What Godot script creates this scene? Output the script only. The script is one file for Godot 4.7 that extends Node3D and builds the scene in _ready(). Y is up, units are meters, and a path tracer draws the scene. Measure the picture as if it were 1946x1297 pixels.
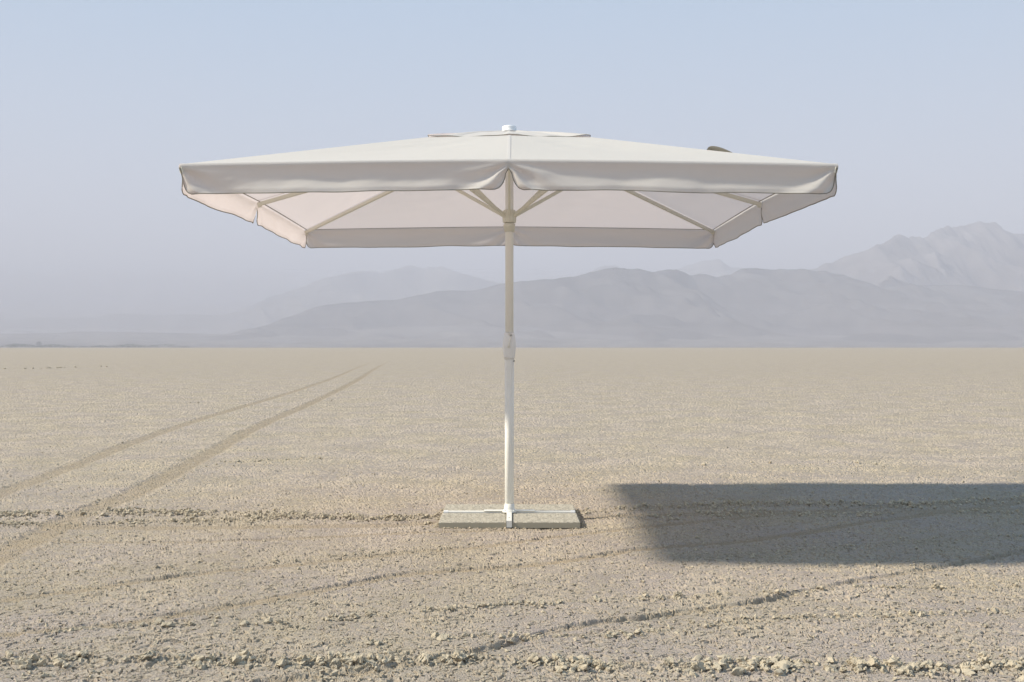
extends Node3D
# A square parasol standing on a dry lake bed, hazy mountains behind. Parasol pole at the origin, camera south of it (+z).

const FOCAL := 2064.0          # focal length in photo pixels (photo 1946 x 1297)
const EYE := 1.357             # camera height
const CAM_Z := 8.6
const CAM_X := 0.0208
const HORIZON := 660.0         # photo row of the true horizon

var rng := RandomNumberGenerator.new()
var M := {}
var taken := {}

# ------------------------------------------------------------------ helpers
func ground_at(px: float, py: float) -> Vector2:          # photo pixel on the flat ground -> (x, z)
	var d := FOCAL * EYE / (py - HORIZON)
	return Vector2(CAM_X + (px - 973.0) / FOCAL * d, CAM_Z - d)

func numbered(called: String) -> String:
	var n: int = taken.get(called, 0)
	taken[called] = n + 1
	return called if n == 0 else "%s_%03d" % [called, n]

func tag(o: Node, label: String, category: String, group := "") -> void:
	o.set_meta("label", label)
	o.set_meta("category", category)
	if group != "":
		o.set_meta("group", group)

func mesh_node(called: String, mesh: Mesh, mat: Material, parent: Node) -> MeshInstance3D:
	var o := MeshInstance3D.new()
	o.name = numbered(called) if parent == self else called
	o.mesh = mesh
	o.material_override = mat
	o.cast_shadow = GeometryInstance3D.SHADOW_CASTING_SETTING_ON
	parent.add_child(o, true)
	return o

func st_new() -> SurfaceTool:
	var st := SurfaceTool.new()
	st.begin(Mesh.PRIMITIVE_TRIANGLES)
	return st

func done(st: SurfaceTool) -> ArrayMesh:
	st.generate_normals()
	return st.commit()

func quad(st: SurfaceTool, a: Vector3, b: Vector3, c: Vector3, d: Vector3) -> void:   # clockwise seen from the front
	st.add_vertex(a); st.add_vertex(b); st.add_vertex(c)
	st.add_vertex(a); st.add_vertex(c); st.add_vertex(d)

func add_tube(st: SurfaceTool, pts: PackedVector3Array, r: float, seg := 6) -> void:
	st.set_smooth_group(1)
	var rings := []
	for i in pts.size():
		var t := (pts[mini(i + 1, pts.size() - 1)] - pts[maxi(i - 1, 0)]).normalized()
		var up := Vector3.UP if absf(t.y) < 0.9 else Vector3.RIGHT
		var a := t.cross(up).normalized()
		var b := a.cross(t).normalized()
		var ring := PackedVector3Array()
		for k in seg:
			var w := TAU * k / seg
			ring.append(pts[i] + (a * cos(w) + b * sin(w)) * r)
		rings.append(ring)
	for i in pts.size() - 1:
		for k in seg:
			var n := (k + 1) % seg
			quad(st, rings[i][k], rings[i][n], rings[i + 1][n], rings[i + 1][k])
	for e in [0, pts.size() - 1]:
		for k in range(1, seg - 1):
			var ring: PackedVector3Array = rings[e]
			if e == 0:
				st.add_vertex(ring[0]); st.add_vertex(ring[k + 1]); st.add_vertex(ring[k])
			else:
				st.add_vertex(ring[0]); st.add_vertex(ring[k]); st.add_vertex(ring[k + 1])

func add_beam(st: SurfaceTool, a: Vector3, b: Vector3, w: float, h: float, bevel := 0.003, up := Vector3.UP) -> void:
	st.set_smooth_group(-1)
	var t := (b - a).normalized()
	var x := t.cross(up).normalized()
	var y := x.cross(t).normalized()
	var hw := w / 2.0
	var hh := h / 2.0
	var o := [Vector2(-hw + bevel, -hh), Vector2(hw - bevel, -hh), Vector2(hw, -hh + bevel), Vector2(hw, hh - bevel), Vector2(hw - bevel, hh), Vector2(-hw + bevel, hh), Vector2(-hw, hh - bevel), Vector2(-hw, -hh + bevel)]
	var p := []
	var q := []
	for v in o:
		p.append(a + x * v.x + y * v.y)
		q.append(b + x * v.x + y * v.y)
	for k in 8:
		var n := (k + 1) % 8
		quad(st, p[k], q[k], q[n], p[n])
	for k in range(1, 7):
		st.add_vertex(p[0]); st.add_vertex(p[k]); st.add_vertex(p[k + 1])
		st.add_vertex(q[0]); st.add_vertex(q[k + 1]); st.add_vertex(q[k])

func lathe(profile: PackedVector2Array, seg := 32, flute := 0.0, flutes := 0) -> ArrayMesh:   # profile: (radius, height) from the bottom up
	var st := st_new()
	st.set_smooth_group(-1 if flute > 0.0 else 1)
	for i in profile.size() - 1:
		for k in seg:
			var c := PackedVector3Array()
			for q in [[i, k], [i + 1, k], [i + 1, k + 1], [i, k + 1]]:
				var w: float = TAU * (int(q[1]) % seg) / seg
				var rr: float = profile[q[0]].x
				if flute > 0.0 and rr > 0.02:
					rr += flute * (1.0 if int(float(q[1] % seg) * flutes / seg * 2.0) % 2 == 0 else -1.0)
				c.append(Vector3(cos(w) * rr, profile[q[0]].y, sin(w) * rr))
			quad(st, c[0], c[3], c[2], c[1])
	return done(st)

func noise(freq: float, kind := FastNoiseLite.TYPE_SIMPLEX, octaves := 1, seed_ := 1) -> FastNoiseLite:
	var n := FastNoiseLite.new()
	n.noise_type = kind
	n.frequency = freq
	n.seed = seed_
	n.fractal_type = FastNoiseLite.FRACTAL_FBM if octaves > 1 else FastNoiseLite.FRACTAL_NONE
	n.fractal_octaves = octaves
	return n

func lin(r: float, g: float, b: float) -> Color:          # linear base colour -> the sRGB that albedo_color takes
	return Color(r, g, b).linear_to_srgb()

func speckle_texture(size: int, freq: float, lo: Color, hi: Color, seed_: int) -> ImageTexture:   # seamless grain between two linear colours
	var n := noise(freq, FastNoiseLite.TYPE_SIMPLEX, 4, seed_)
	var src := n.get_seamless_image(size, size)
	src.convert(Image.FORMAT_L8)
	var d := src.get_data()
	var ramp := PackedByteArray()
	for k in 256:
		var c := lo.lerp(hi, smoothstep(0.1, 0.9, k / 255.0)).linear_to_srgb()
		ramp.append(int(clampf(c.r, 0, 1) * 255)); ramp.append(int(clampf(c.g, 0, 1) * 255)); ramp.append(int(clampf(c.b, 0, 1) * 255))
	var out := PackedByteArray()
	out.resize(d.size() * 3)
	for k in d.size():
		var v := d[k] * 3
		out[k * 3] = ramp[v]; out[k * 3 + 1] = ramp[v + 1]; out[k * 3 + 2] = ramp[v + 2]
	return ImageTexture.create_from_image(Image.create_from_data(size, size, false, Image.FORMAT_RGB8, out))

func height_texture(size: int, freq: float, octaves: int, seed_: int) -> ImageTexture:
	var n := noise(freq, FastNoiseLite.TYPE_SIMPLEX, octaves, seed_)
	var src := n.get_seamless_image(size, size)
	src.convert(Image.FORMAT_L8)
	return ImageTexture.create_from_image(src)

func matte(color: Color, rough: float) -> StandardMaterial3D:
	var m := StandardMaterial3D.new()
	m.albedo_color = color
	m.roughness = rough
	return m

func triplanar(m: StandardMaterial3D, scale_: float, world := true) -> StandardMaterial3D:
	m.uv1_triplanar = true
	m.uv1_world_triplanar = world
	m.uv1_scale = Vector3.ONE * scale_
	return m

# ------------------------------------------------------------------ main
func _ready() -> void:
	rng.seed = 20240
	set_the_light()
	make_materials()
	build_ground()
	build_mountains()
	build_far_trees()
	build_dust_haze()
	build_parasol()
	build_slabs()
	build_clods()

func set_the_light() -> void:
	var cam := Camera3D.new()
	cam.name = "camera"
	cam.fov = rad_to_deg(2.0 * atan(648.5 / FOCAL))
	cam.near = 0.1
	cam.far = 90000.0
	cam.position = Vector3(CAM_X, EYE, CAM_Z)
	cam.rotation.x = atan((HORIZON - 648.5) / FOCAL)
	add_child(cam)
	cam.make_current()

	var sky_mat := ProceduralSkyMaterial.new()
	sky_mat.sky_top_color = lin(0.20, 0.345, 0.515)
	sky_mat.sky_horizon_color = lin(0.67, 0.645, 0.655)
	sky_mat.sky_curve = 0.15
	sky_mat.ground_bottom_color = lin(0.30, 0.27, 0.23)
	sky_mat.ground_horizon_color = lin(0.45, 0.42, 0.38)
	sky_mat.sun_angle_max = 8.0
	var sky := Sky.new()
	sky.sky_material = sky_mat
	var env := Environment.new()
	env.background_mode = Environment.BG_SKY
	env.sky = sky
	env.tonemap_mode = Environment.TONE_MAPPER_LINEAR
	env.tonemap_exposure = 1.57
	env.sdfgi_enabled = true
	env.ssao_enabled = true
	env.ssil_enabled = true
	env.fog_enabled = true
	env.fog_density = 0.000165
	env.fog_light_color = Color(0.955, 0.955, 1.0)
	env.volumetric_fog_enabled = true          # for the bank of dust haze below the hills
	env.volumetric_fog_density = 0.0
	var we := WorldEnvironment.new()
	we.name = "environment"
	we.environment = env
	add_child(we)

	var sun := DirectionalLight3D.new()
	sun.name = "sun"
	sun.light_energy = 1.6
	sun.light_color = Color(1.0, 0.96, 0.89)
	sun.light_angular_distance = 3.0
	sun.shadow_enabled = true
	add_child(sun)
	sun.look_at_from_position(Vector3.ZERO, Vector3(1.274, -1.0, -0.09), Vector3.UP)

func make_materials() -> void:
	var g := matte(Color.WHITE, 0.95)
	g.vertex_color_use_as_albedo = true
	g.albedo_texture = speckle_texture(1024, 0.035, Color(0.76, 0.75, 0.74), Color(1.13, 1.13, 1.11), 5)
	g.heightmap_enabled = true
	g.heightmap_texture = height_texture(1024, 0.05, 4, 9)
	g.heightmap_scale = 0.5
	g.metallic_specular = 0.2
	M.ground = triplanar(g, 1.3)

	var c := matte(lin(0.50, 0.435, 0.325), 0.95)
	c.metallic_specular = 0.2
	c.heightmap_enabled = true
	c.heightmap_texture = g.heightmap_texture
	c.heightmap_scale = 0.4
	M.clod = triplanar(c, 4.0)
	var f := matte(lin(0.38, 0.33, 0.25), 0.95)
	f.metallic_specular = 0.2
	M.flake = f

	var cloth := matte(lin(0.63, 0.615, 0.575), 0.9)
	cloth.cull_mode = BaseMaterial3D.CULL_DISABLED
	cloth.metallic_specular = 0.2
	cloth.backlight_enabled = true
	cloth.backlight = Color(0.78, 0.74, 0.745)
	cloth.rim_enabled = true
	cloth.rim = 0.15
	M.cloth = cloth
	M.hem = matte(lin(0.28, 0.26, 0.22), 0.9)  # hem piping, and the painted seam shadow inside the canopy edge
	M.strap = matte(lin(0.42, 0.405, 0.345), 0.9)
	M.rib = matte(lin(0.74, 0.72, 0.62), 0.45)
	M.pole = matte(lin(0.85, 0.84, 0.78), 0.35)
	M.plastic = matte(lin(0.84, 0.84, 0.83), 0.3)
	M.steel = matte(lin(0.76, 0.75, 0.69), 0.4)
	M.dark = matte(lin(0.10, 0.10, 0.09), 0.6)
	var slab := matte(Color.WHITE, 0.92)
	slab.vertex_color_use_as_albedo = true
	slab.metallic_specular = 0.25
	slab.heightmap_enabled = true
	slab.heightmap_texture = g.heightmap_texture
	slab.heightmap_scale = 0.15
	M.slab = triplanar(slab, 3.0)

	var rock := matte(Color.WHITE, 1.0)
	rock.vertex_color_use_as_albedo = true
	rock.metallic_specular = 0.0
	M.rock = rock
	M.leaf = matte(lin(0.06, 0.08, 0.04), 0.9)
	M.bark = matte(lin(0.12, 0.09, 0.07), 0.9)

# ------------------------------------------------------------------ the lake bed
var row_d := PackedFloat32Array()      # distance of each row of the ground sheet from the camera
var G := PackedFloat32Array()          # heights
var GC := PackedColorArray()           # base colours
var GW := {}                           # vertices inside wheel tracks
var COLS := 1120
const FAN := 0.00108                   # column spacing per metre of distance
const RELIEF_END := 120.0

func row_of(d: float) -> int:
	return clampi(row_d.bsearch(d), 1, row_d.size() - 1)

func ground_height(x: float, z: float) -> float:
	var d := CAM_Z - z
	var i := row_of(d)
	var k := clampi(int(round((x - CAM_X) / (d * FAN) + COLS / 2.0)), 0, COLS)
	return G[i * (COLS + 1) + k]

# tracks in photo pixels: [points, half width in m, depth in m, smoothing, brownness]
var TRACKS := [
	[[[-260, 1190], [-100, 1112], [0, 1056], [70, 1022], [150, 980], [270, 930], [400, 861], [500, 806], [600, 762], [680, 722], [722, 696], [760, 676]], 0.15, 0.013, 0.75, 0.9],
	[[[-300, 1060], [-120, 990], [0, 938], [150, 882], [300, 824], [440, 779], [560, 744], [640, 716], [690, 695], [740, 676]], 0.13, 0.010, 0.7, 0.8],
	[[[-200, 1165], [0, 1140], [280, 1105], [480, 1080], [700, 1060], [900, 1040], [1150, 1010], [1400, 985], [1700, 962], [2100, 945]], 0.055, 0.010, 0.75, 0.9],
	[[[-200, 1228], [0, 1208], [250, 1184], [450, 1150], [640, 1117], [800, 1090], [1000, 1074], [1100, 1062], [1230, 1044], [1480, 1019], [1700, 986], [1946, 955], [2200, 930]], 0.06, 0.012, 0.75, 1.0],
	[[[500, 1296], [640, 1282], [740, 1270], [840, 1250], [920, 1236], [1000, 1217], [1060, 1198], [1140, 1184], [1250, 1172], [1400, 1150], [1530, 1125], [1650, 1102], [1946, 1046], [2200, 1002]], 0.042, 0.026, 0.35, 0.7],
	[[[-100, 985], [150, 1000], [420, 1003], [700, 998], [1000, 988], [1300, 978], [1700, 972], [2100, 965]], 0.10, 0.012, 0.7, 0.8],
	[[[-100, 1020], [200, 1032], [500, 1026], [760, 1014], [960, 1008]], 0.05, 0.010, 0.7, 0.8],
]
# rows of clods: [points, spread in m, largest radius, how many individuals, clods per metre, berm height, label]
var ROWS := [
	[[[-150, 1262], [200, 1258], [420, 1262], [700, 1258], [930, 1258], [1130, 1266], [1400, 1266], [1650, 1264], [1800, 1270], [2100, 1262]], 0.075, 0.034, 140, 300, 0.016, "pale dried mud clod in the bold ridge of large clods farthest from the parasol"],
	[[[100, 1200], [300, 1190], [470, 1186], [640, 1174], [800, 1164], [960, 1152], [1140, 1144], [1300, 1136], [1480, 1128], [1640, 1120], [1900, 1117], [2100, 1112]], 0.045, 0.022, 60, 120, 0.007, "pale dried mud clod in the thin broken row beside the deep wheel rut"],
	[[[640, 1228], [820, 1214], [1000, 1212], [1180, 1206], [1320, 1192], [1500, 1178], [1700, 1172], [1946, 1160], [2150, 1148]], 0.045, 0.022, 40, 110, 0.007, "pale dried mud clod in the sparse row between the deep rut and the bold ridge"],
	[[[-150, 979], [40, 978], [200, 976], [420, 977], [650, 985], [830, 984]], 0.12, 0.028, 36, 420, 0.020, "pale dried mud clod in the furrow ridge crossing the twin wheel tracks"],
	[[[-150, 997], [60, 997], [250, 993], [420, 991], [560, 986]], 0.10, 0.026, 0, 340, 0.018, ""],
	[[[1120, 974], [1250, 966], [1400, 960], [1550, 958], [1700, 960], [1946, 950], [2150, 945]], 0.15, 0.027, 30, 300, 0.017, "pale dried mud clod in the furrow ridge under the parasol's shadow"],
	[[[1150, 985], [1300, 980], [1450, 975], [1650, 977], [1946, 975], [2150, 972]], 0.13, 0.025, 0, 240, 0.014, ""],
	[[[1300, 1062], [1500, 1048], [1700, 1032], [1946, 1018]], 0.10, 0.018, 0, 50, 0.006, ""],
	[[[100, 1092], [330, 1080], [560, 1064], [700, 1056], [900, 1048]], 0.10, 0.020, 0, 50, 0.006, ""],
	[[[-100, 702], [60, 701], [130, 699], [205, 697]], 0.9, 0.10, 0, 5, 0.0, ""],
	[[[430, 880], [560, 873], [650, 871]], 0.10, 0.03, 0, 30, 0.008, ""],
	[[[320, 770], [500, 762], [740, 760]], 0.3, 0.04, 0, 10, 0.0, ""],
	[[[1340, 885], [1500, 880], [1680, 886]], 0.2, 0.035, 0, 14, 0.0, ""],
]

func smooth_path(pts: Array, step: float) -> PackedVector2Array:      # photo pixels -> evenly spaced ground points
	var c := Curve2D.new()
	var g := PackedVector2Array()
	for p in pts:
		g.append(ground_at(p[0], p[1]))
	for i in g.size():
		var t := (g[mini(i + 1, g.size() - 1)] - g[maxi(i - 1, 0)]) / 6.0
		c.add_point(g[i], -t, t)
	c.bake_interval = step
	return c.get_baked_points()

func stamp(path: PackedVector2Array, reach: float, each: Callable) -> void:   # each(index, across 0..1+, side, x, z) for every vertex within reach of the path
	var seen := {}
	for j in path.size() - 1:
		var a := path[j]
		var b := path[j + 1]
		var dz_lo := CAM_Z - maxf(a.y, b.y) - reach
		var dz_hi := CAM_Z - minf(a.y, b.y) + reach
		if dz_hi < row_d[0] or dz_lo > RELIEF_END:
			continue
		var ab := b - a
		var len2 := maxf(ab.length_squared(), 1e-9)
		for i in range(row_of(dz_lo), row_of(dz_hi) + 1):
			var d := row_d[i]
			var z := CAM_Z - d
			var w := d * FAN
			var k0 := clampi(int((minf(a.x, b.x) - reach - CAM_X) / w + COLS / 2.0), 0, COLS)
			var k1 := clampi(int((maxf(a.x, b.x) + reach - CAM_X) / w + COLS / 2.0) + 1, 0, COLS)
			for k in range(k0, k1 + 1):
				var p := Vector2(CAM_X + (k - COLS / 2.0) * w, z)
				var t := clampf((p - a).dot(ab) / len2, 0.0, 1.0)
				var off := p - (a + ab * t)
				var dist := off.length()
				if dist > reach:
					continue
				var at := i * (COLS + 1) + k
				if not seen.has(at) or absf(seen[at].x) > dist:
					seen[at] = Vector4(dist if ab.cross(off) > 0.0 else -dist, p.x, p.y, 0)
	for at in seen:
		each.call(at, seen[at].x, seen[at].y, seen[at].z)

func build_ground() -> void:
	var d := 3.7
	while d < 23000.0:
		row_d.append(d)
		if d < 10.2:
			d += maxf(0.0045, d * d / 4100.0)
		elif d < 15.0:
			d += 0.026
		elif d < RELIEF_END:
			d += 0.026 + (d - 15.0) * 0.0065
		else:
			d *= 1.09
	var W := COLS + 1
	var nr := row_d.size()
	G.resize(nr * W)
	GC.resize(nr * W)
	var warp_x := noise(9.0, FastNoiseLite.TYPE_SIMPLEX, 1, 21)
	var warp_z := noise(9.0, FastNoiseLite.TYPE_SIMPLEX, 1, 22)
	var plate := noise(22.0, FastNoiseLite.TYPE_CELLULAR, 1, 31)
	plate.cellular_return_type = FastNoiseLite.RETURN_CELL_VALUE
	plate.cellular_jitter = 1.0
	var crack := noise(22.0, FastNoiseLite.TYPE_CELLULAR, 1, 31)
	crack.cellular_return_type = FastNoiseLite.RETURN_DISTANCE2_SUB
	crack.cellular_jitter = 1.0
	var crumb := noise(38.0, FastNoiseLite.TYPE_SIMPLEX, 2, 41)
	var slow := noise(0.55, FastNoiseLite.TYPE_SIMPLEX, 3, 51)
	var patch := noise(0.9, FastNoiseLite.TYPE_SIMPLEX, 3, 61)
	var base := Color(0.378, 0.327, 0.268)
	for i in nr:
		var dd := row_d[i]
		var z := CAM_Z - dd
		var w := dd * FAN
		var far := dd >= RELIEF_END
		var fade := 1.0 - smoothstep(30.0, 80.0, dd)
		for k in W:
			var x := CAM_X + (k - COLS / 2.0) * w
			var at := i * W + k
			if far:
				G[at] = 0.0
				GC[at] = base
				continue
			var wx := x + warp_x.get_noise_2d(x, z) * 0.022
			var wz := z + warp_z.get_noise_2d(x, z) * 0.022
			var pv := plate.get_noise_2d(wx, wz)
			var cr := crack.get_noise_2d(wx, wz) + 1.0
			var pa := patch.get_noise_2d(x, z)
			var rough := clampf(0.7 + 1.3 * pa, 0.2, 1.5)
			var h := pv * 0.0028 * rough + crumb.get_noise_2d(x, z) * 0.0011
			# curled rims and open cracks between the plates
			h += 0.0036 * rough * smoothstep(0.42, 0.18, cr) * (pv * 0.5 + 0.7)
			h -= 0.016 * smoothstep(0.19, 0.07, cr) * smoothstep(-0.7, 0.2, pv + pa * 0.5)
			G[at] = (h + slow.get_noise_2d(x, z) * 0.012) * fade
			var tone := 1.0 + pv * 0.07 + pa * 0.07
			GC[at] = Color(base.r * tone, base.g * tone, base.b * (tone - 0.04 * pv + 0.06 * slow.get_noise_2d(x + 31.0, z)))
	# wheel tracks and the berms under the clod rows
	var edge := noise(8.0, FastNoiseLite.TYPE_SIMPLEX, 2, 71)
	var grit := noise(60.0, FastNoiseLite.TYPE_SIMPLEX, 2, 72)
	for t in TRACKS:
		var half: float = t[1]
		var depth: float = t[2]
		var sm: float = t[3]
		var brown: float = t[4]
		stamp(smooth_path(t[0], 0.12), half * 1.9, func(at: int, across: float, x: float, z: float):
			var e := edge.get_noise_2d(x, z)
			var u := absf(across) / half * (1.0 + 0.25 * e)
			var brk := clampf(0.75 + 1.1 * slow.get_noise_2d(x * 2.6 + 90.0 * half, z * 2.6), 0.45, 1.3)
			var inside := smoothstep(1.25, 0.55, u) * (0.8 + 0.3 * e)
			G[at] = lerpf(G[at], grit.get_noise_2d(x, z) * 0.0055, clampf(inside * sm, 0.0, 1.0)) - depth * brk * inside * smoothstep(100.0, 50.0, CAM_Z - z) + 0.005 * maxf(0.0, 1.0 - absf(u - 1.25) * 3.0) * (0.6 + e)
			if inside > 0.5:
				GW[at] = true
			GC[at] = GC[at].lerp(Color(0.305, 0.250, 0.180), clampf(inside * brown * smoothstep(118.0, 45.0, CAM_Z - z), 0.0, 1.0)))
	for r in ROWS:
		if r[5] > 0.0:
			var spread: float = r[1] * 1.3
			var high: float = r[5]
			stamp(smooth_path(r[0], 0.12), spread * 1.2, func(at: int, across: float, x: float, z: float):
				var e := edge.get_noise_2d(x * 1.3 + 7.0, z * 1.3)
				var u := absf(across) / spread
				var s := smoothstep(1.1, 0.1, u) * clampf(0.55 + 0.8 * e, 0.0, 1.3)
				G[at] += high * s * (0.7 + 0.8 * grit.get_noise_2d(x * 0.5, z * 0.5))
				GC[at] = GC[at].lerp(Color(0.345, 0.298, 0.228), clampf(s * 0.7, 0.0, 1.0)))
	# level the soil under the paving slabs
	for i in range(row_of(7.9), row_of(9.3)):
		for k in W:
			var x := CAM_X + (k - COLS / 2.0) * row_d[i] * FAN
			var z := CAM_Z - row_d[i]
			var s := smoothstep(0.72, 0.58, absf(x)) * smoothstep(0.62, 0.5, absf(z))
			if s > 0.0:
				G[i * W + k] = lerpf(G[i * W + k], minf(G[i * W + k], 0.002), s)
	var verts := PackedVector3Array()
	verts.resize(nr * W)
	for i in nr:
		var w := row_d[i] * FAN
		var z := CAM_Z - row_d[i]
		for k in W:
			verts[i * W + k] = Vector3(CAM_X + (k - COLS / 2.0) * w, G[i * W + k], z)
	var idx := PackedInt32Array()
	idx.resize((nr - 1) * COLS * 6)
	var n := 0
	for i in nr - 1:
		for k in COLS:
			var a := i * W + k
			idx[n] = a; idx[n + 1] = a + W; idx[n + 2] = a + 1
			idx[n + 3] = a + 1; idx[n + 4] = a + W; idx[n + 5] = a + W + 1
			n += 6
	var arr := []
	arr.resize(Mesh.ARRAY_MAX)
	arr[Mesh.ARRAY_VERTEX] = verts
	arr[Mesh.ARRAY_COLOR] = GC
	arr[Mesh.ARRAY_INDEX] = idx
	var am := ArrayMesh.new()
	am.add_surface_from_arrays(Mesh.PRIMITIVE_TRIANGLES, arr)
	var g := mesh_node("ground", am, M.ground, self)
	g.set_meta("kind", "structure")
	# the same plain going on to the sides and behind, a little lower so that the sheets never meet
	var st := st_new()
	st.set_color(base)
	var R := 24000.0
	quad(st, Vector3(-R, -0.09, -R), Vector3(R, -0.09, -R), Vector3(R, -0.09, R), Vector3(-R, -0.09, R))
	var outer := mesh_node("plain", done(st), M.ground, self)
	outer.set_meta("kind", "structure")

# ------------------------------------------------------------------ mountains
func mountain_range(called: String, crest: Array, dist: float, front: float, back: float, rough: float, color: Color, seed_: int) -> void:
	var prof := PackedVector2Array()
	for p in crest:
		prof.append(Vector2((p[0] - 973.0) / FOCAL * dist, (HORIZON - p[1]) / FOCAL * dist + EYE))
	var x0 := prof[0].x
	var x1 := prof[prof.size() - 1].x
	var nx := 520
	var ny := 64
	var big := noise(1.0 / (front * 0.30), FastNoiseLite.TYPE_SIMPLEX, 3, seed_)
	big.fractal_gain = 0.35
	big.fractal_type = FastNoiseLite.FRACTAL_RIDGED
	var fine := noise(1.0 / (front * 0.05), FastNoiseLite.TYPE_SIMPLEX, 4, seed_ + 1)
	var wob := noise(1.0 / (front * 0.6), FastNoiseLite.TYPE_SIMPLEX, 2, seed_ + 2)
	var verts := PackedVector3Array()
	var cols := PackedColorArray()
	var j := 0
	for i in nx + 1:
		var x := lerpf(x0, x1, float(i) / nx)
		while j < prof.size() - 2 and prof[j + 1].x < x:
			j += 1
		var top := lerpf(prof[j].y, prof[j + 1].y, clampf((x - prof[j].x) / (prof[j + 1].x - prof[j].x), 0, 1))
		top += fine.get_noise_2d(x, 0.0) * top * 0.02
		for k in ny + 1:
			var v := float(k) / ny
			var t: float
			var zz: float
			if v < 0.75:
				t = v / 0.75
				zz = -front * (1.0 - t)
			else:
				t = 1.0 - (v - 0.75) / 0.25
				zz = back * (1.0 - t)
			zz += wob.get_noise_2d(x, 50.0) * front * 0.2 * t
			var skew := x + zz * 0.5
			var ridge := big.get_noise_2d(skew, zz * 0.45)
			var carve := rough * (1.0 - t * t) * t * 2.2
			var shape := pow(t, 1.7) * 0.75 + t * 0.25
			var h := top * (shape + carve * (ridge * 0.5 - 0.25)) + top * 0.05 * fine.get_noise_2d(x, zz) * (1.0 - t * t) * t
			verts.append(Vector3(x, maxf(h, 0.0) - 3.0 * (1.0 - t), CAM_Z - dist - zz))
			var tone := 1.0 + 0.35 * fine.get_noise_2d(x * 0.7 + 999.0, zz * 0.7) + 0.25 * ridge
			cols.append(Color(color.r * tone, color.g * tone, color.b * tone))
	var idx := PackedInt32Array()
	for i in nx:
		for k in ny:
			var a := i * (ny + 1) + k
			idx.append_array([a, a + ny + 1, a + 1, a + 1, a + ny + 1, a + ny + 2])
	var st := st_new()
	st.set_smooth_group(1)
	var arr := []
	arr.resize(Mesh.ARRAY_MAX)
	arr[Mesh.ARRAY_VERTEX] = verts
	arr[Mesh.ARRAY_COLOR] = cols
	arr[Mesh.ARRAY_INDEX] = idx
	var am := ArrayMesh.new()
	am.add_surface_from_arrays(Mesh.PRIMITIVE_TRIANGLES, arr)
	st.create_from(am, 0)
	st.generate_normals()
	var o := mesh_node(called, st.commit(), M.rock, self)
	o.set_meta("kind", "structure")

func build_mountains() -> void:
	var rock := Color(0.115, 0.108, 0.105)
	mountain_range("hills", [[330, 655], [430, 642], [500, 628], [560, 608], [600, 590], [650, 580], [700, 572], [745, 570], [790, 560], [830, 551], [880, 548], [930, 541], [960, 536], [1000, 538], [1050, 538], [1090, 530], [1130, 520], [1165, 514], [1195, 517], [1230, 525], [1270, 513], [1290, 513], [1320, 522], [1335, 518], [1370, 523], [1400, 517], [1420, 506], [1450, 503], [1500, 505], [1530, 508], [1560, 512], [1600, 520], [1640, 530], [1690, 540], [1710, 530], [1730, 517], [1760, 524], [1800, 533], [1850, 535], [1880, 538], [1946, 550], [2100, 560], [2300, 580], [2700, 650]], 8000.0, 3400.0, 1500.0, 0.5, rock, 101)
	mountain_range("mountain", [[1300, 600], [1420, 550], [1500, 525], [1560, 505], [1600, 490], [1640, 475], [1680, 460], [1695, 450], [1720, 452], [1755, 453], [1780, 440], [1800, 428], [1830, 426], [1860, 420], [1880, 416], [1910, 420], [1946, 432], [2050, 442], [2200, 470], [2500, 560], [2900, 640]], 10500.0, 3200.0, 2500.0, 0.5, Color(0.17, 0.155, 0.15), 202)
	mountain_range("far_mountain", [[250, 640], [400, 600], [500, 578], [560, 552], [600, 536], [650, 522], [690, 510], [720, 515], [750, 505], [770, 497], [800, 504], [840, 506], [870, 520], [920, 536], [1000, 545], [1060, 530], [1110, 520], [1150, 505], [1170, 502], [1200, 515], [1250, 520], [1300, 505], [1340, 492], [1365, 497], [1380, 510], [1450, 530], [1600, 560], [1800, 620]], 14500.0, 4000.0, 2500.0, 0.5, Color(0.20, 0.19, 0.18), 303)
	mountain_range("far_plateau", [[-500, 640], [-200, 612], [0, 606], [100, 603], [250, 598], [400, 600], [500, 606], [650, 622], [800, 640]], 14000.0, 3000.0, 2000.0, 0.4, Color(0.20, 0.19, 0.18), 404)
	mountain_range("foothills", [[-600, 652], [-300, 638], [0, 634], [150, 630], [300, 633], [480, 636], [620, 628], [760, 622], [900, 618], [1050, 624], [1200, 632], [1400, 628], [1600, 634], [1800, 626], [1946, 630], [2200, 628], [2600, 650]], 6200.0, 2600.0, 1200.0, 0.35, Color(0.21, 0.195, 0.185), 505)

func build_dust_haze() -> void:
	var bank := Node3D.new()
	bank.name = "dust_haze"
	bank.set_meta("kind", "stuff")
	tag(bank, "pale bank of dust haze lying along the foot of the hills", "haze")
	add_child(bank)
	for tall in [180.0, 360.0, 620.0]:        # three banks inside one another, thicker towards the ground
		var fm := FogMaterial.new()
		fm.density = 0.00006
		fm.albedo = Color(0.97, 0.95, 0.97)
		var v := FogVolume.new()
		v.name = "haze_bank"
		v.shape = RenderingServer.FOG_VOLUME_SHAPE_ELLIPSOID
		v.size = Vector3(44000, tall, 6600 + tall)
		v.material = fm
		v.position = Vector3(0, 0, -5600)
		v.set_meta("kind", "stuff")
		bank.add_child(v, true)

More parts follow.
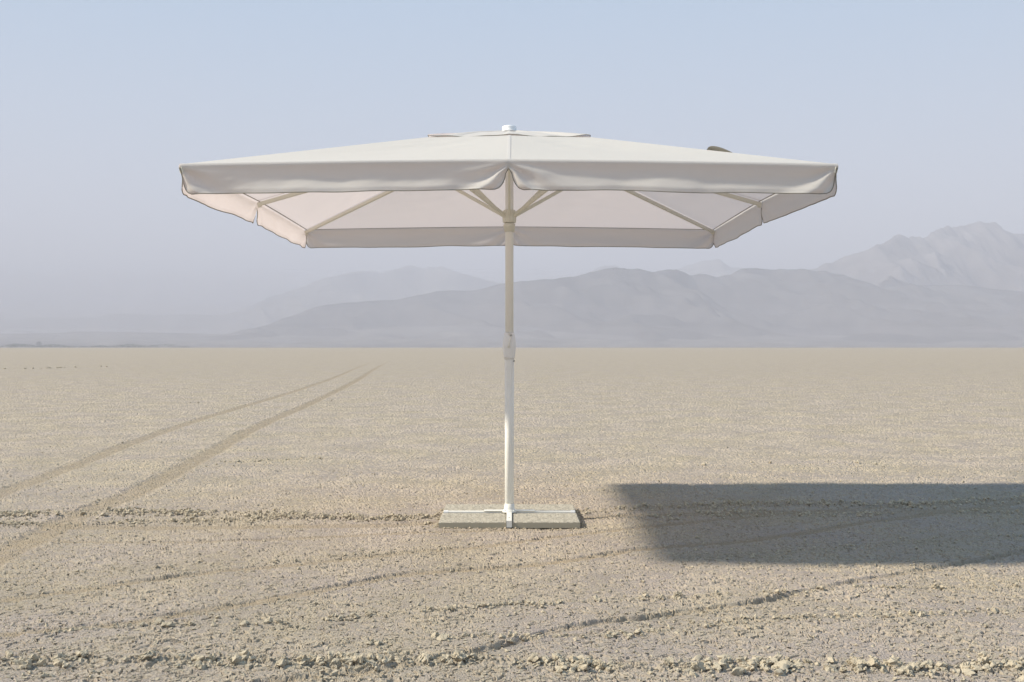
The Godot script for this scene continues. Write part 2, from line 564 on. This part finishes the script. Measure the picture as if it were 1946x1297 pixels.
func far_tree(px: float, dist: float, tall: float, wide: float, label: String) -> void:
	var root := Node3D.new()
	root.name = numbered("tree")
	add_child(root)
	root.position = Vector3(CAM_X + (px - 973.0) / FOCAL * dist, 0, CAM_Z - dist)
	tag(root, label, "tree", "trees at the far edge of the plain")
	var st := st_new()
	add_tube(st, PackedVector3Array([Vector3(0, -0.3, 0), Vector3(0.1, tall * 0.4, 0), Vector3(0, tall * 0.7, 0)]), tall * 0.03, 6)
	mesh_node("trunk", done(st), M.bark, root)
	mesh_node("crown", leaf_mass(Vector3(0, tall * 0.6, 0), Vector3(wide, tall * 0.42, wide), 260, tall * 0.11), M.leaf, root)

func leaf_mass(centre: Vector3, size: Vector3, count: int, leaf: float) -> ArrayMesh:
	var st := st_new()
	st.set_smooth_group(-1)
	for i in count:
		var v := Vector3(rng.randfn(), rng.randfn(), rng.randfn()).normalized() * pow(rng.randf(), 0.4)
		var p := centre + v * size * rng.randf_range(0.7, 1.1)
		var b := Basis(Vector3(rng.randfn(), rng.randfn(), rng.randfn()).normalized(), rng.randf() * TAU)
		st.add_vertex(p + b.x * leaf); st.add_vertex(p + b.y * leaf); st.add_vertex(p - b.x * leaf * 0.7 - b.y * leaf * 0.5)
	return done(st)

func build_far_trees() -> void:
	far_tree(73, 4300, 24.0, 11.0, "tallest bushy tree in the hazy tree line at the plain's far edge")
	far_tree(27, 4350, 17.0, 11.0, "small round tree at the open end of the hazy tree line")
	far_tree(740, 4500, 15.0, 10.0, "lone far tree on the plain in front of the low ridge foot")
	far_tree(783, 4550, 10.0, 10.0, "low far bush beside a lone tree below the ridge")
	far_tree(886, 4450, 17.0, 9.0, "lone far tree below the ridge, close to the parasol pole")
	var st := st_new()
	st.set_smooth_group(-1)
	for i in 3400:
		var px := rng.randf_range(-60, 360)
		var dens := 0.35 + 0.65 * absf(sin(px * 0.045) * sin(px * 0.013 + 1.0))
		if rng.randf() > dens * (1.0 if px < 300 else 0.4):
			continue
		var dd := rng.randf_range(3400, 3560)
		var p := Vector3((px - 973.0) / FOCAL * dd, rng.randf_range(0.0, 12.0) * dens, CAM_Z - dd)
		var b := Basis(Vector3(rng.randfn(), rng.randfn(), rng.randfn()).normalized(), rng.randf() * TAU)
		st.add_vertex(p + b.x * 2.0); st.add_vertex(p + b.y * 2.0); st.add_vertex(p - b.x * 1.1 - b.y)
	var o := mesh_node("tree_line", done(st), M.leaf, self)
	o.set_meta("kind", "stuff")
	tag(o, "hazy blue line of scrub and trees at the far edge of the plain", "tree line")

# ------------------------------------------------------------------ the parasol
const HALF := 2.0              # half width of the canopy
const EDGE_Y := 2.516          # height of the canopy's edge at the middle of each side
const CORNER_DROP := 0.028
const APEX_Y := 3.100
const VENT := 0.60             # half width of the vent cap
const TILT := -0.009           # the canopy leans a hair towards the camera

func lean(p: Vector3) -> Vector3:
	return Vector3(p.x, p.y + p.z * TILT, p.z)

func side_point(side: int, u: float, out: float, y: float) -> Vector3:   # side 0 front, 1 right, 2 back, 3 left; u along the side, out from the pole
	var p := Vector3(u, y, out)
	return p.rotated(Vector3.UP, side * PI / 2.0)

func edge_height(u: float) -> float:         # u -1..1 along one side
	return EDGE_Y - CORNER_DROP * pow(absf(u), 1.4)

func rib_height(out: float) -> float:
	return lerpf(APEX_Y, EDGE_Y, out / HALF)

func canopy_panel(side: int, wr: FastNoiseLite) -> ArrayMesh:
	var st := st_new()
	st.set_smooth_group(1)
	var nu := 64
	var nv := 36
	var inner := 0.30
	var grid := []
	for j in nv + 1:
		var v := float(j) / nv
		var row := PackedVector3Array()
		for i in nu + 1:
			var u := -1.0 + 2.0 * i / nu
			var out := lerpf(HALF, inner, v)
			var y := lerpf(edge_height(u), rib_height(inner) - 0.01 * absf(u), v)
			var belly := sin(PI * absf(u)) * sin(PI * minf(v * 1.1 + 0.04, 1.0))
			y -= 0.022 * belly
			y += wr.get_noise_3d(u * 3.0 + side * 20.0, v * 9.0, 0.0) * 0.007 * sin(PI * v) * sin(PI * absf(u))
			row.append(lean(side_point(side, u * out, out, y)))
		grid.append(row)
	for j in nv:
		for i in nu:
			quad(st, grid[j][i], grid[j + 1][i], grid[j + 1][i + 1], grid[j][i + 1])
	return done(st)

func flap(parent: Node3D, side: int, half: int, wr: FastNoiseLite) -> void:   # one of the two valance flaps of a side
	var drop := 0.186
	var nu := 90
	var nv := 22
	var salt := side * 37.0 + half * 11.0
	var fold := 0.016 if side % 2 == 0 else 0.008
	var in_mid := [0.030, 0.018, 0.010, 0.022][side] as float
	var in_corner := [0.020, 0.012, 0.006, 0.014][side] as float
	if side == 0 and half == 1:
		in_mid = 0.036
	var grid := []
	for j in nv + 1:
		var t := float(j) / nv
		var row := PackedVector3Array()
		var slit := smoothstep(0.26, 0.48, t)
		var slit_c := smoothstep(0.10, 0.30, t)
		var rm := 0.05 if side == 0 else 0.035
		var rounding := 1.0 - sqrt(maxf(0.0, 1.0 - pow(clampf((t - 0.55) / 0.45, 0.0, 1.0), 2.0)))
		var a := 0.0 + slit * (0.004 + in_mid * t) + rm * rounding            # from the middle rib
		var b := HALF - (slit_c * (0.002 + in_corner * t) + 0.045 * rounding)   # to the corner
		for i in nu + 1:
			var s := float(i) / nu
			s = s * s * (3.0 - 2.0 * s) * 0.5 + s * 0.5
			var x := lerpf(a, b, s)
			var u := x / HALF
			# rolled top edge, then a hanging belly, with folds fanning from both ends
			var out := HALF + 0.014 * sin(minf(t / 0.10, 1.0) * PI / 2.0) - 0.022 * sin(PI * minf(t * 1.15, 1.0)) * (0.6 + 0.4 * sin(PI * s))
			var y := edge_height(u) + 0.004 - drop * t - 0.004 * sin(PI * s) * t
			var near_corner := exp(-(HALF - x) * 5.0)
			var dm := x - a + 0.01
			var dc := b - x + 0.01
			var hang := maxf(t - 0.08, 0.0) * drop
			out += fold * smoothstep(0.0, 0.10, Vector2(dm, hang).length()) * exp(-dm * 2.6) * sin(atan2(hang, dm) * 8.0 + salt) * smoothstep(0.05, 0.4, t)
			out += fold * smoothstep(0.0, 0.10, Vector2(dc, hang).length()) * exp(-dc * 2.4) * sin(atan2(hang, dc) * 7.0 + salt * 1.3) * smoothstep(0.05, 0.4, t)
			var still := smoothstep(0.0, 0.25, x)
			out += 0.014 * still * t * wr.get_noise_2d(x * 1.2 + salt, t * 0.5)
			out += 0.0015 * still * smoothstep(0.1, 0.5, t) * wr.get_noise_2d(x * 5.0 + salt, t * 2.0)
			y += 0.006 * still * t * wr.get_noise_2d(x * 1.1 + salt + 40.0, 0.0)
			out -= 0.020 * near_corner * t
			row.append(lean(side_point(side, (x if half == 1 else -x), out, y)))
		grid.append(row)
	var st := st_new()
	st.set_smooth_group(1)
	for j in nv:
		for i in nu:
			if half == 1:
				quad(st, grid[j][i], grid[j][i + 1], grid[j + 1][i + 1], grid[j + 1][i])
			else:
				quad(st, grid[j][i], grid[j + 1][i], grid[j + 1][i + 1], grid[j][i + 1])
	var v := mesh_node("valance", done(st), M.cloth, parent)
	var rim := PackedVector3Array()
	for j in range(7, nv + 1):
		rim.append(grid[j][0])
	for i in range(1, nu):
		rim.append(grid[nv][i])
	for j in range(nv, 2, -1):
		rim.append(grid[j][nu])
	st = st_new()
	add_tube(st, rim, 0.0034, 6)
	mesh_node("hem", done(st), M.hem, v)

func build_parasol() -> void:
	var root := Node3D.new()
	root.name = numbered("parasol")
	add_child(root)
	tag(root, "large square off-white parasol with a slit valance on a white crank pole", "parasol")
	var wr := noise(1.0, FastNoiseLite.TYPE_SIMPLEX, 2, 811)
	for side in 4:
		var panel := mesh_node("canopy_panel", canopy_panel(side, wr), M.cloth, root)
		var sm := st_new()
		sm.set_smooth_group(1)
		for j in 12:                       # the overlapped seam over the middle rib
			var a := lerpf(HALF, 0.42, j / 12.0)
			var b := lerpf(HALF, 0.42, (j + 1) / 12.0)
			quad(sm, lean(side_point(side, -0.011, a, rib_height(a) + 0.0025)), lean(side_point(side, -0.011, b, rib_height(b) + 0.0025)), lean(side_point(side, 0.011, b, rib_height(b) + 0.0025)), lean(side_point(side, 0.011, a, rib_height(a) + 0.0025)))
		mesh_node("seam", done(sm), M.cloth, panel)
		var shadow_line := PackedVector3Array()  # dark tube standing in for the shadow along the inner edge seam
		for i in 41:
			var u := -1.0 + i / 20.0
			shadow_line.append(lean(side_point(side, u * (HALF - 0.02), HALF - 0.018, edge_height(u) - 0.004)))
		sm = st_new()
		add_tube(sm, shadow_line, 0.0032, 5)
		mesh_node("edge_seam_shadow", done(sm), M.hem, panel)
	for side in 4:
		for half in 2:
			flap(root, side, half, wr)
	# vent cap: four slack, pleated faces above the opening
	var st := st_new()
	st.set_smooth_group(1)
	var low := rib_height(VENT) + 0.010
	for side in 4:
		var grid := []
		for j in 15:
			var v := j / 14.0
			var row := PackedVector3Array()
			for i in 41:
				var u := -1.0 + i / 20.0
				var out := lerpf(VENT, 0.03, v)
				var y := lerpf(low - 0.006 * absf(u), APEX_Y - 0.028, pow(v, 0.95))
				y -= 0.016 * sin(PI * absf(u)) * (1.0 - v * 0.5)
				y += 0.012 * sin(u * 15.0 + v * 3.0) * sin(PI * minf(v + 0.12, 1.0)) * (0.4 + 0.6 * absf(u))
				row.append(lean(side_point(side, u * out, out, y)))
			grid.append(row)
		for j in 14:
			for i in 40:
				quad(st, grid[j][i], grid[j + 1][i], grid[j + 1][i + 1], grid[j][i + 1])
	var vent := mesh_node("vent_cap", done(st), M.cloth, root)
	st = st_new()
	var rim := PackedVector3Array()
	for side in 4:
		for i in 40:
			var u := -1.0 + i / 20.0
			var y := low - 0.006 * absf(u) - 0.016 * sin(PI * absf(u)) + 0.012 * sin(u * 15.0) * sin(PI * 0.12) * (0.4 + 0.6 * absf(u))
			rim.append(lean(side_point(side, u * VENT, VENT, y)))
	rim.append(rim[0])
	add_tube(st, rim, 0.0028, 5)
	mesh_node("hem", done(st), M.hem, vent)
	# finial
	var top := APEX_Y - 0.028
	var fin := mesh_node("finial", lathe(PackedVector2Array([Vector2(0.0, top - 0.02), Vector2(0.075, top - 0.012), Vector2(0.077, top - 0.004), Vector2(0.06, top + 0.002), Vector2(0.056, top + 0.006), Vector2(0.058, top + 0.026), Vector2(0.054, top + 0.034), Vector2(0.04, top + 0.039), Vector2(0.0, top + 0.041)])), M.plastic, root)
	fin.position = Vector3.ZERO
	# ribs and struts
	var hub_y := 2.395
	for k in 8:
		var turn := k * PI / 4.0
		var corner := k % 2 == 1
		var reach := HALF * (sqrt(2.0) if corner else 1.0)
		var end_y := EDGE_Y - (CORNER_DROP if corner else 0.0)
		var dir := Vector3(sin(turn), 0, cos(turn))
		st = st_new()
		add_beam(st, lean(dir * 0.06 + Vector3(0, lerpf(APEX_Y, end_y, 0.06 / reach) - 0.045, 0)), lean(dir * (reach - 0.015) + Vector3(0, end_y - 0.026, 0)), 0.023, 0.031)
		var rib := mesh_node("rib", done(st), M.rib, root)
		st = st_new()
		add_beam(st, lean(dir * (reach - 0.03) + Vector3(0, end_y - 0.028, 0)), lean(dir * (reach - 0.004) + Vector3(0, end_y - 0.034, 0)), 0.030, 0.040)
		mesh_node("end_cap", done(st), M.rib, rib)
		var grip := 0.69 * sqrt(2.0) if corner else 0.54
		st = st_new()
		add_beam(st, dir * 0.045 + Vector3(0, hub_y, 0), lean(dir * grip + Vector3(0, lerpf(APEX_Y, end_y, grip / reach) - 0.055, 0)), 0.017, 0.027)
		mesh_node("strut", done(st), M.rib, root)
	# pole, hubs, crank
	mesh_node("rib_hub", lathe(PackedVector2Array([Vector2(0.0, APEX_Y - 0.13), Vector2(0.06, APEX_Y - 0.13), Vector2(0.075, APEX_Y - 0.10), Vector2(0.075, APEX_Y - 0.06), Vector2(0.0, APEX_Y - 0.05)])), M.plastic, root)
	var hub := mesh_node("runner", lathe(PackedVector2Array([Vector2(0.034, hub_y - 0.055), Vector2(0.050, hub_y - 0.052), Vector2(0.053, hub_y - 0.03), Vector2(0.053, hub_y + 0.025), Vector2(0.046, hub_y + 0.045), Vector2(0.034, hub_y + 0.05)]), 48, 0.0018, 12), M.rib, root)
	mesh_node("collar", lathe(PackedVector2Array([Vector2(0.034, hub_y - 0.125), Vector2(0.041, hub_y - 0.12), Vector2(0.042, hub_y - 0.095), Vector2(0.047, hub_y - 0.09), Vector2(0.047, hub_y - 0.062), Vector2(0.034, hub_y - 0.058)])), M.rib, hub)
	mesh_node("inner_pole", lathe(PackedVector2Array([Vector2(0.0, 1.20), Vector2(0.0325, 1.20), Vector2(0.0325, APEX_Y - 0.14), Vector2(0.0, APEX_Y - 0.14)]), 40), M.pole, root)
	mesh_node("outer_pole", lathe(PackedVector2Array([Vector2(0.0, 0.05), Vector2(0.036, 0.05), Vector2(0.036, 1.275), Vector2(0.0, 1.275)]), 40), M.pole, root)
	var crank := mesh_node("crank_housing", lathe(PackedVector2Array([Vector2(0.034, 1.262), Vector2(0.041, 1.264), Vector2(0.044, 1.285), Vector2(0.051, 1.335), Vector2(0.053, 1.37), Vector2(0.050, 1.41), Vector2(0.044, 1.44), Vector2(0.042, 1.468), Vector2(0.034, 1.470)]), 40), M.plastic, root)
	st = st_new()
	add_tube(st, PackedVector3Array([Vector3(0.016, 1.455, 0.040), Vector3(0.008, 1.43, 0.052), Vector3(-0.002, 1.39, 0.060), Vector3(-0.008, 1.35, 0.060)]), 0.0085, 10)
	mesh_node("crank_handle", done(st), M.pole, crank)
	st = st_new()
	add_tube(st, PackedVector3Array([Vector3(0.0, 1.458, 0.036), Vector3(0.0, 1.458, 0.047)]), 0.009, 12)
	mesh_node("pivot", done(st), M.steel, crank)
	st = st_new()
	add_tube(st, PackedVector3Array([Vector3(0.030, 1.247, 0.012), Vector3(0.041, 1.247, 0.018)]), 0.005, 10)
	mesh_node("grub_screw", done(st), M.dark, root)
	# foot: socket, flange and four arms of the cross
	var foot := mesh_node("foot_flange", lathe(PackedVector2Array([Vector2(0.0, 0.052), Vector2(0.062, 0.052), Vector2(0.064, 0.060), Vector2(0.048, 0.066), Vector2(0.041, 0.085), Vector2(0.037, 0.12), Vector2(0.036, 0.12)])), M.steel, root)
	for k in 4:
		var a := k * PI / 2.0 + PI / 4.0
		st = st_new()
		add_tube(st, PackedVector3Array([Vector3(sin(a) * 0.052, 0.058, cos(a) * 0.052), Vector3(sin(a) * 0.052, 0.072, cos(a) * 0.052)]), 0.007, 6)
		mesh_node("bolt", done(st), M.steel, foot)
	for k in 4:
		var dir := Vector3(sin(k * PI / 2.0), 0, cos(k * PI / 2.0))
		var along_x := k % 2 == 1
		var length := 0.515 if along_x else 0.478
		st = st_new()
		add_beam(st, dir * 0.01 + Vector3(0, 0.033 if not along_x else 0.0345, 0), dir * length + Vector3(0, 0.033 if not along_x else 0.0345, 0), 0.042, 0.050)
		var arm := mesh_node("foot_arm", done(st), M.steel, root)
		if along_x:
			st = st_new()
			add_beam(st, dir * 0.03 + Vector3(0, 0.063, 0), dir * 0.20 + Vector3(0, 0.063, 0), 0.06, 0.006, 0.001)
			mesh_node("bracket", done(st), M.steel, arm)
			st = st_new()
			add_beam(st, dir * (length - 0.03) + Vector3(0, 0.0345, 0), dir * (length + 0.004) + Vector3(0, 0.0345, 0), 0.046, 0.054)
			mesh_node("end_cap", done(st), M.plastic, arm)
		else:
			st = st_new()
			add_tube(st, PackedVector3Array([dir * 0.33 + Vector3(0, 0.056, 0), dir * 0.33 + Vector3(0, 0.0595, 0)]), 0.006, 8)
			mesh_node("bolt", done(st), M.dark, arm)
	# the tie strap standing up as a loop on the right-hand slope
	st = st_new()
	st.set_smooth_group(1)
	var loop := []
	for j in 15:
		var t := j / 14.0
		var q := lerpf(1.33, 1.475, t)
		var base_y := lerpf(APEX_Y, EDGE_Y - CORNER_DROP, q / HALF) + 0.003
		var up := 0.030 * pow(sin(PI * pow(t, 0.6)), 0.9)
		var row := PackedVector3Array()
		for k in 2:
			row.append(lean(Vector3(q + 0.01 * k, base_y + up * (1.0 - 0.75 * k), q - 0.02 - k * 0.06)))
		loop.append(row)
	for j in 14:
		quad(st, loop[j][0], loop[j][1], loop[j + 1][1], loop[j + 1][0])
	mesh_node("tie_strap", done(st), M.strap, root)

# ------------------------------------------------------------------ the paving slabs that hold the cross foot down
func slab_mesh(wide: float, deep: float, thick: float, seed_: int) -> ArrayMesh:
	var st := st_new()
	st.set_smooth_group(-1)
	var stone := noise(70.0, FastNoiseLite.TYPE_CELLULAR, 1, seed_)
	stone.cellular_return_type = FastNoiseLite.RETURN_CELL_VALUE
	var bump := noise(70.0, FastNoiseLite.TYPE_CELLULAR, 1, seed_)
	bump.cellular_return_type = FastNoiseLite.RETURN_DISTANCE
	var fine := noise(30.0, FastNoiseLite.TYPE_SIMPLEX, 3, seed_ + 5)
	var n := 96
	var p := func(i: int, k: int) -> Vector3:
		var x := (float(i) / n - 0.5) * wide
		var z := (float(k) / n - 0.5) * deep
		var y := thick - 0.0045 * (bump.get_noise_2d(x, z) + 1.0) + 0.0015 * fine.get_noise_2d(x, z)
		if i == 0 or k == 0 or i == n or k == n:
			y = thick - 0.006 + 0.005 * fine.get_noise_2d(x * 2.0, z * 2.0)
		return Vector3(x, y, z)
	var concrete := Color(0.40, 0.37, 0.29)
	var pts := []
	for i in n + 1:
		var row := PackedVector3Array()
		for k in n + 1:
			row.append(p.call(i, k))
		pts.append(row)
	for i in n:
		for k in n:
			var c: Vector3 = pts[i][k]
			var v := stone.get_noise_2d(c.x, c.z)
			var tone := 1.06 + 0.30 * v
			st.set_color(Color(0.36 * tone, 0.336 * tone, 0.28 * tone))
			quad(st, pts[i][k], pts[i + 1][k], pts[i + 1][k + 1], pts[i][k + 1])
	st.set_color(concrete)
	for i in n:
		var e0: Vector3 = pts[i][n]
		var e1: Vector3 = pts[i + 1][n]
		quad(st, e0, e1, Vector3(e1.x, 0, e1.z), Vector3(e0.x, 0, e0.z))
		e0 = pts[i][0]; e1 = pts[i + 1][0]
		quad(st, e1, e0, Vector3(e0.x, 0, e0.z), Vector3(e1.x, 0, e1.z))
		e0 = pts[n][i]; e1 = pts[n][i + 1]
		quad(st, e1, e0, Vector3(e0.x, 0, e0.z), Vector3(e1.x, 0, e1.z))
		e0 = pts[0][i]; e1 = pts[0][i + 1]
		quad(st, e0, e1, Vector3(e1.x, 0, e1.z), Vector3(e0.x, 0, e0.z))
	quad(st, Vector3(-wide / 2, 0, -deep / 2), Vector3(-wide / 2, 0, deep / 2), Vector3(wide / 2, 0, deep / 2), Vector3(wide / 2, 0, -deep / 2))
	return done(st)

func build_slabs() -> void:
	var wide := 0.505
	var deep := 0.443
	var words := ["pebbled paving slab beside the bolted foot arm, on the side of the twin wheel tracks", "pebbled paving slab beside the bolted foot arm, on the side of the canopy's shadow", "pebbled paving slab half hidden behind the foot's long arm, on the wheel track side", "pebbled paving slab half hidden behind the foot's long arm, on the canopy shadow side"]
	var k := 0
	for sz in [1, -1]:
		for sx in [-1, 1]:
			var o := mesh_node("paving_slab", slab_mesh(wide, deep, 0.046, 900 + k), M.slab, self)
			o.position = Vector3(sx * (wide / 2 + 0.0245), 0.002, sz * (deep / 2 + 0.0245))
			tag(o, words[k], "paving slab", "pebbled paving slabs weighing down the cross foot")
			k += 1

# ------------------------------------------------------------------ clods and flakes of dried mud
func clod_mesh(seed_: int, detail: int) -> ArrayMesh:
	var n := noise(0.9, FastNoiseLite.TYPE_SIMPLEX, 2, seed_)
	var cut := RandomNumberGenerator.new()
	cut.seed = seed_
	var planes := []
	for i in 5:
		planes.append([Vector3(cut.randfn(), cut.randfn(), cut.randfn()).normalized(), cut.randf_range(0.55, 0.85)])
	var s := SphereMesh.new()
	s.radial_segments = 8 * detail
	s.rings = 4 * detail
	s.radius = 1.0
	s.height = 2.0
	var a := s.get_mesh_arrays()
	var v: PackedVector3Array = a[Mesh.ARRAY_VERTEX]
	for i in v.size():
		var p := v[i].normalized()
		var r := 1.0 + 0.45 * n.get_noise_3d(p.x, p.y, p.z) + 0.40 * n.get_noise_3d(p.x * 2.6, p.y * 2.6, p.z * 2.6) + (0.28 * n.get_noise_3d(p.x * 6.0, p.y * 6.0, p.z * 6.0) if detail > 1 else 0.0)
		p *= r
		for c in planes:
			var over: float = p.dot(c[0]) - c[1]
			if over > 0.0:
				p -= c[0] * over
		v[i] = p
	var st := st_new()
	st.set_smooth_group(-1)
	for i in a[Mesh.ARRAY_INDEX]:
		st.add_vertex(v[i])
	return done(st)

func flake_mesh(seed_: int) -> ArrayMesh:        # a small curled chip of mud crust
	var r := RandomNumberGenerator.new()
	r.seed = seed_
	var st := st_new()
	st.set_smooth_group(-1)
	var top := PackedVector3Array()
	var low := PackedVector3Array()
	for k in 6:
		var w := TAU * k / 6.0
		var q := r.randf_range(0.6, 1.15)
		var p := Vector3(cos(w) * q, 0.25 * cos(w) * cos(w) * q, sin(w) * q)
		top.append(p + Vector3(0, 0.16, 0))
		low.append(p - Vector3(0, 0.16, 0))
	for k in 6:
		var n := (k + 1) % 6
		st.add_vertex(Vector3(0, 0.14, 0)); st.add_vertex(top[k]); st.add_vertex(top[n])
		quad(st, top[n], top[k], low[k], low[n])
	return done(st)

func scatter(called: String, mesh: Mesh, mat: Material, places: Array, label: String, category: String) -> void:
	var mm := MultiMesh.new()
	mm.transform_format = MultiMesh.TRANSFORM_3D
	mm.mesh = mesh
	mm.instance_count = places.size()
	for i in places.size():
		mm.set_instance_transform(i, places[i])
	var o := MultiMeshInstance3D.new()
	o.name = numbered(called)
	o.multimesh = mm
	o.material_override = mat
	o.set_meta("kind", "stuff")
	tag(o, label, category)
	add_child(o)

func turned(r: float, flat: float) -> Basis:
	var b := Basis.from_euler(Vector3(rng.randf_range(-0.5, 0.5), rng.randf() * TAU, rng.randf_range(-0.5, 0.5)))
	if rng.randf() < 0.5:
		b = b * Basis.from_euler(Vector3(PI, 0, 0))
	return b.scaled_local(Vector3(r * rng.randf_range(0.8, 1.4), r * flat * rng.randf_range(0.7, 1.1), r * rng.randf_range(0.7, 1.1)))

func worn(x: float, z: float) -> bool:      # inside a wheel track
	var d := CAM_Z - z
	var k := clampi(int(round((x - CAM_X) / (d * FAN) + COLS / 2.0)), 0, COLS)
	return GW.has(row_of(d) * (COLS + 1) + k)

func blocked(x: float, z: float) -> bool:
	return absf(x) < 0.545 and absf(z) < 0.485

func build_clods() -> void:
	var shapes := []
	for k in 6:
		shapes.append(clod_mesh(500 + k * 7, 3))
	var small := []
	for k in 3:
		small.append(clod_mesh(700 + k * 7, 1))
	var clump := noise(1.6, FastNoiseLite.TYPE_SIMPLEX, 2, 77)
	var piles := [[], [], []]
	for r in ROWS:
		var path := smooth_path(r[0], 0.05)
		var length := 0.05 * path.size()
		var singles: int = r[3]
		var total := int(length * r[4])
		for i in total:
			var at := rng.randi() % path.size()
			var p := path[at]
			if clump.get_noise_2d(at * 0.05, r[2] * 1000.0 + total) + 0.55 < rng.randf() * 0.9:
				continue
			var big := i < singles
			var spread: float = r[1]
			var x := p.x + rng.randfn() * spread * 0.5
			var z := p.y + rng.randfn() * spread * (0.5 if big else 0.75)
			if blocked(x, z):
				continue
			var rad: float = r[2] * (0.42 + 0.58 * pow(rng.randf(), 1.6) if big else 0.12 + 0.65 * pow(rng.randf(), 3.0))
			var y := ground_height(x, z) + rad * 0.40
			var b := turned(rad, 0.8)
			if big and absf(x - CAM_X) < (CAM_Z - z) * 0.48:
				var o := mesh_node("mud_clod", shapes[rng.randi() % 6], M.clod, self)
				o.transform = Transform3D(b, Vector3(x, y, z))
				var label: String = r[6]
				tag(o, label, "clod", label.replace("pale dried mud clod", "clods"))
			else:
				piles[rng.randi() % 3].append(Transform3D(b, Vector3(x, y, z)))
	# loose crumbs over the whole bed
	for i in 20000:
		var d := 3.9 + 45.0 * pow(rng.randf(), 2.2)
		var x := CAM_X + rng.randf_range(-0.58, 0.58) * d
		var z := CAM_Z - d
		if blocked(x, z):
			continue
		var rad := 0.0025 + 0.010 * pow(rng.randf(), 4.0)
		piles[rng.randi() % 3].append(Transform3D(turned(rad, 0.8), Vector3(x, ground_height(x, z) + rad * 0.3, z)))
	for i in 500:                              # soil scuffed up against the slabs
		var w := rng.randf() * 4.0
		var e := rng.randf_range(-1.0, 1.0)
		var o := 0.006 + absf(rng.randfn()) * 0.025
		var sgn := 1.0 if int(w) % 2 == 0 else -1.0
		var q := Vector2(e * 0.54, sgn * (0.470 + o)) if w < 2.0 else Vector2(sgn * (0.532 + o), e * 0.47)
		var rad := 0.003 + 0.008 * pow(rng.randf(), 3.0)
		piles[0].append(Transform3D(turned(rad, 0.8), Vector3(q.x, ground_height(q.x, q.y) + rad * 0.4, q.y)))
	scatter("mud_crumbs", small[0], M.clod, piles[0] + piles[1] + piles[2], "small crumbs of dried mud strewn over the lake bed and along the ridges", "crumbs")
	var chips := [[], [], []]
	for i in 18000:
		var d := 3.9 + 34.0 * pow(rng.randf(), 2.6)
		var x := CAM_X + rng.randf_range(-0.58, 0.58) * d
		var z := CAM_Z - d
		if blocked(x, z) or worn(x, z):
			continue
		var rad := rng.randf_range(0.003, 0.010)
		var b := Basis.from_euler(Vector3(rng.randfn() * 0.16, rng.randf() * TAU, rng.randfn() * 0.16)).scaled_local(Vector3(rad * rng.randf_range(1.0, 1.7), rad * 0.55, rad))
		chips[rng.randi() % 3].append(Transform3D(b, Vector3(x, ground_height(x, z) + 0.002, z)))
	scatter("mud_flakes", flake_mesh(40), M.flake, chips[0] + chips[1] + chips[2], "curled flakes of dried mud crust covering the lake bed", "flakes")
